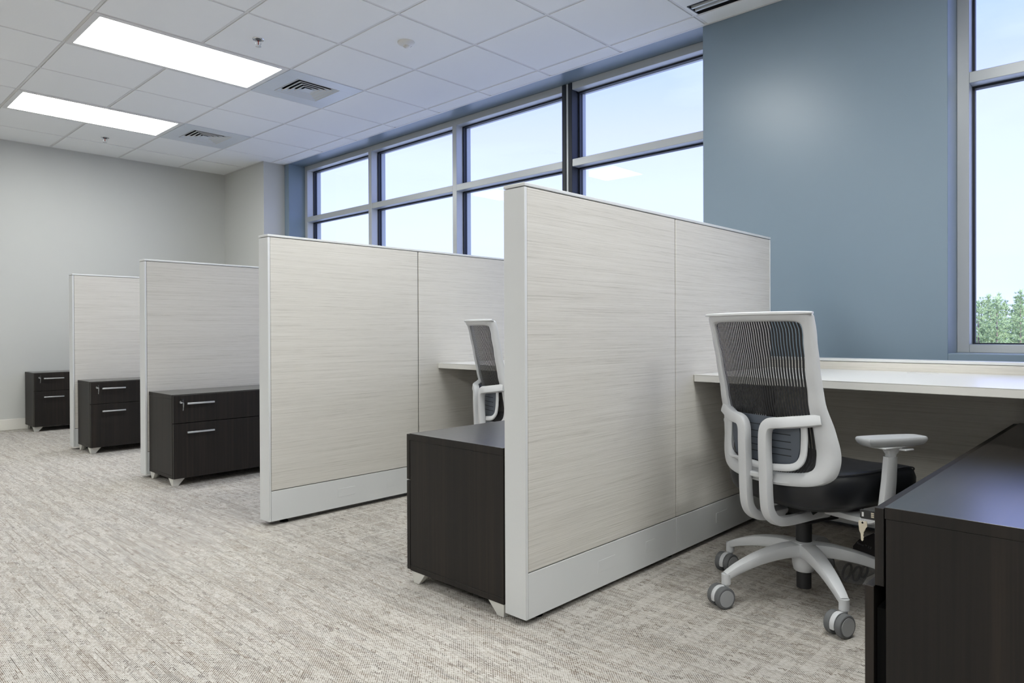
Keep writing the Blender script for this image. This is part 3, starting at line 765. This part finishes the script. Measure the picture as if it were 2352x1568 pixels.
    for o in root.children_recursive:
        p = o
        while p.parent is not root: p = p.parent
        if p in lower or o.data in done: continue
        o.data.transform(T_); done.add(o.data)
    return root
chair = make_chair('white framed office chair with black mesh back, large, in the nearest workstation')
chair.location = (2.465, .935, 0); chair.rotation_euler = (0, 0, R(-19))
chairA = copy_tree(chair); chairA['label'] = 'white framed mesh chair half hidden behind the nearest partition, in the second workstation'
chairA.location = (2.725, 2.517, 0); chairA.rotation_euler = (0, 0, R(-27))

# tag and hardware bag hanging under the near chair
root = empty('product_tag', (2.70, .80, .14)); tag(root, 'dark card tag on a black strap hanging under the nearest chair', 'tag')
fx = Vector((.70, -.72, 0)); 
def TP(a, b, d=0.): v = fx*a+Vector((0, 0, b))+Vector((.72, .70, .5)).normalized()*d; return v
cardpts = [(-.028, .030), (.024, .052), (.062, .035), (.058, -.028), (.050, -.032), (-.046, -.002), (-.050, .006)]
MB().prism(cardpts, lambda p, e: TP(p[0], p[1], .0015*e)).build('card', 'card', root, bevel=.0003)
MB().prism([(p[0]*.96, p[1]-.012) for p in cardpts], lambda p, e: TP(p[0], p[1], .006+.0015*e)).build('card', 'card', root, bevel=.0003)
MB().sweep([TP(-.020, .040), TP(-.018, .08), TP(-.016, .12), TP(-.012, .20)], .004, .0012, side=tuple(fx), n=3).build('strap', 'black', root)
def text_mesh(body, size):
    cu = bpy.data.curves.new('lettering', 'FONT'); cu.body = body; cu.size = size; cu.extrude = .0003; cu.align_x = 'CENTER'; cu.align_y = 'CENTER'
    tmp = bpy.data.objects.new('lettering', cu); COL.objects.link(tmp); bpy.context.view_layer.update()
    me = bpy.data.meshes.new_from_object(tmp.evaluated_get(bpy.context.evaluated_depsgraph_get())); bpy.data.objects.remove(tmp); return me
me = text_mesh('Focus\u2122 2.0', .0115); me.materials.clear(); me.materials.append(M['ink'])
o = link('lettering', me, root); xa = (fx*.93+Vector((0, 0, -.36))).normalized(); za = Vector((-.72, -.70, 0)).normalized(); ya_ = za.cross(xa)
o.matrix_local = Matrix((xa, ya_, za)).transposed().to_4x4(); o.location = TP(-.010, .010, -.0012)

root = empty('hardware_bag', (2.70, .83, 0)); tag(root, 'clear plastic bag of black clips lying under the nearest chair', 'bag')
def HB(a, b, d=0.): return fx*a+Vector((.18*b, .18*b, b))+Vector((-.7, -.7, 0))*d
MB().prism([(-.10, .068), (.045, .030), (.075, .085), (.03, .004), (-.02, .012)][:0] or [(-.075, .075), (-.055, .012), (.0, .002), (.060, .012), (.085, .060), (.03, .090)],
           lambda p, e: HB(p[0], p[1], -.012+.024*e)).build('bag', 'bag', root, bevel=.006)
for a, b, r_ in ((-.035, .045, .022), (.0, .038, .02), (.028, .045, .017)):
    lp_ = [HB(a+r_*.65*math.cos(t)+.5*r_*math.sin(t), b+r_*1.2*math.sin(t), .002) for t in [2*math.pi*i/20 for i in range(20)]]
    MB().sweep(lp_, .010, .008, closed=True, side=(.7, .7, 0), n=3).build('clip', 'black', root, smooth=True)
MB().prism([(.01, .004), (.062, .012), (.080, .05), (.03, .028)], lambda p, e: HB(p[0], p[1], .013+.0005*e)).build('paper_slip', 'laminate', root)

# ================================================================== OUTSIDE
GZ = -4.6
struct(MB().box(4.4, 260, -160, 200, GZ-.3, GZ).build('ground', 'field'), 'open ground outside, far below the windows')
struct(MB().box(4.6, 33, -45, 60, GZ, GZ+.04).build('bounce_slab', 'concrete'), 'unseen pale concrete slab added below the windows to bounce sunlight indoors')  # added out of view: throws sunlight up through the windows onto the ceiling
rnd = random.Random(7)
def pine_mesh(seed, H=7.6):
    rn = random.Random(seed); k = MB()
    for w_ in range(210):
        h = .15+.85*(w_/210)**.9; z = H*h*.97
        rad = (1-h)**.75*1.65+.12; a = rn.uniform(0, 6.283); ln = rad*rn.uniform(.72, 1.08)
        dirv = Vector((math.cos(a), math.sin(a), .35+.5*h)).normalized()
        nt_ = max(2, int(ln/.17))
        for q in range(nt_):
            c = Vector((0, 0, z))+dirv*ln*((q+.8)/nt_); c += Vector((rn.gauss(0, .09), rn.gauss(0, .09), rn.gauss(0, .10)))
            for _ in range(26):
                d = (dirv*.9+Vector((rn.gauss(0, .6), rn.gauss(0, .6), rn.gauss(.25, .5)))).normalized()
                s_ = d.orthogonal().normalized()*.013; s_.rotate(Matrix.Rotation(rn.uniform(0, 3.1), 3, d)); L__ = rn.uniform(.09, .16)
                k.add([c-s_, c+s_, c+d*L__], [(0, 1, 2)])
    # candle tip
    for _ in range(40):
        c = Vector((rn.gauss(0, .03), rn.gauss(0, .03), H*.955+rn.uniform(0, .35))); d = Vector((rn.gauss(0, .7), rn.gauss(0, .7), 1)).normalized(); s_ = d.orthogonal().normalized()*.02
        k.add([c-s_, c+s_, c+d*.2], [(0, 1, 2)])
    me = bpy.data.meshes.new('foliage'); me.from_pydata(k.v, [], k.f); me.materials.append(M['needle']); return me
fols = [pine_mesh(s) for s in (1, 2, 3)]
trk = MB().cyl((0, 0, 0), (0, 0, 1), .11, 7.4, 10, .015).mesh('trunk'); trk.materials.append(M['bark'])
def pine(x, y, sc, rz, kind, lab):
    r_ = empty('pine_tree', (x, y, GZ), rz); r_.scale = (sc, sc, sc); tag(r_, lab, 'tree', 'young pines outside the window')
    link('foliage', fols[kind], r_); link('trunk', trk, r_)
ORD = ['leftmost', 'second from the left', 'third from the left', 'fourth from the left', 'fifth from the left', 'sixth from the left', 'seventh from the left', 'eighth from the left']
ROW = ['front row green pine, %s, outside the right-hand window', 'second row green pine, %s, outside the right-hand window', 'third row pine, %s, outside the right-hand window', 'rear row pine against the sky, %s, outside the right-hand window']
n_ = 0
for row, (xr, y0_, n) in enumerate(((38, 4.0, 6), (40.5, 3.7, 7), (43, 3.8, 8), (46, 4.1, 8))):
    for q in range(n):
        y = y0_+(n-1-q)*.86+rnd.uniform(-.22, .22); sc = rnd.uniform(.86, .92) if row < 2 else rnd.uniform(.90, .985)
        pine(xr+rnd.uniform(-.7, .7), y, sc, rnd.uniform(0, 6), n_ % 3, ROW[row] % ORD[q]); n_ += 1
def bare_mesh(seed, H=9.2):
    rn = random.Random(seed); k = MB()
    def br(p, d, ln, r_, dep):
        q = p+d*ln; k.cyl(p, d, r_, ln, 4, r_*.6)
        if dep == 0: return
        for _ in range(3 if dep > 1 else 4):
            nd_ = (d+Vector((rn.gauss(0, .42), rn.gauss(0, .42), rn.gauss(.1, .25)))).normalized(); br(p+d*ln*rn.uniform(.55, 1), nd_, ln*rn.uniform(.55, .78), r_*.55, dep-1)
    br(Vector((0, 0, 0)), Vector((0, 0, 1)), H*.42, .10, 5)
    me = bpy.data.meshes.new('branches'); me.from_pydata(k.v, [], k.f); me.materials.append(M['twig']); return me
bms = [bare_mesh(s) for s in (4, 9)]
for n_, (x, y) in enumerate(((56, 9.4), (58, 8.0), (55.5, 6.8))):
    r_ = empty('bare_tree', (x, y, GZ), n_*1.7); r_.scale = (.9, .9, .88+.02*n_); tag(r_, ('left', 'middle', 'right')[n_]+' one of the leafless purplish grey trees behind the pines', 'tree', 'bare trees behind the pines')
    link('branches', bms[n_ % 2], r_)
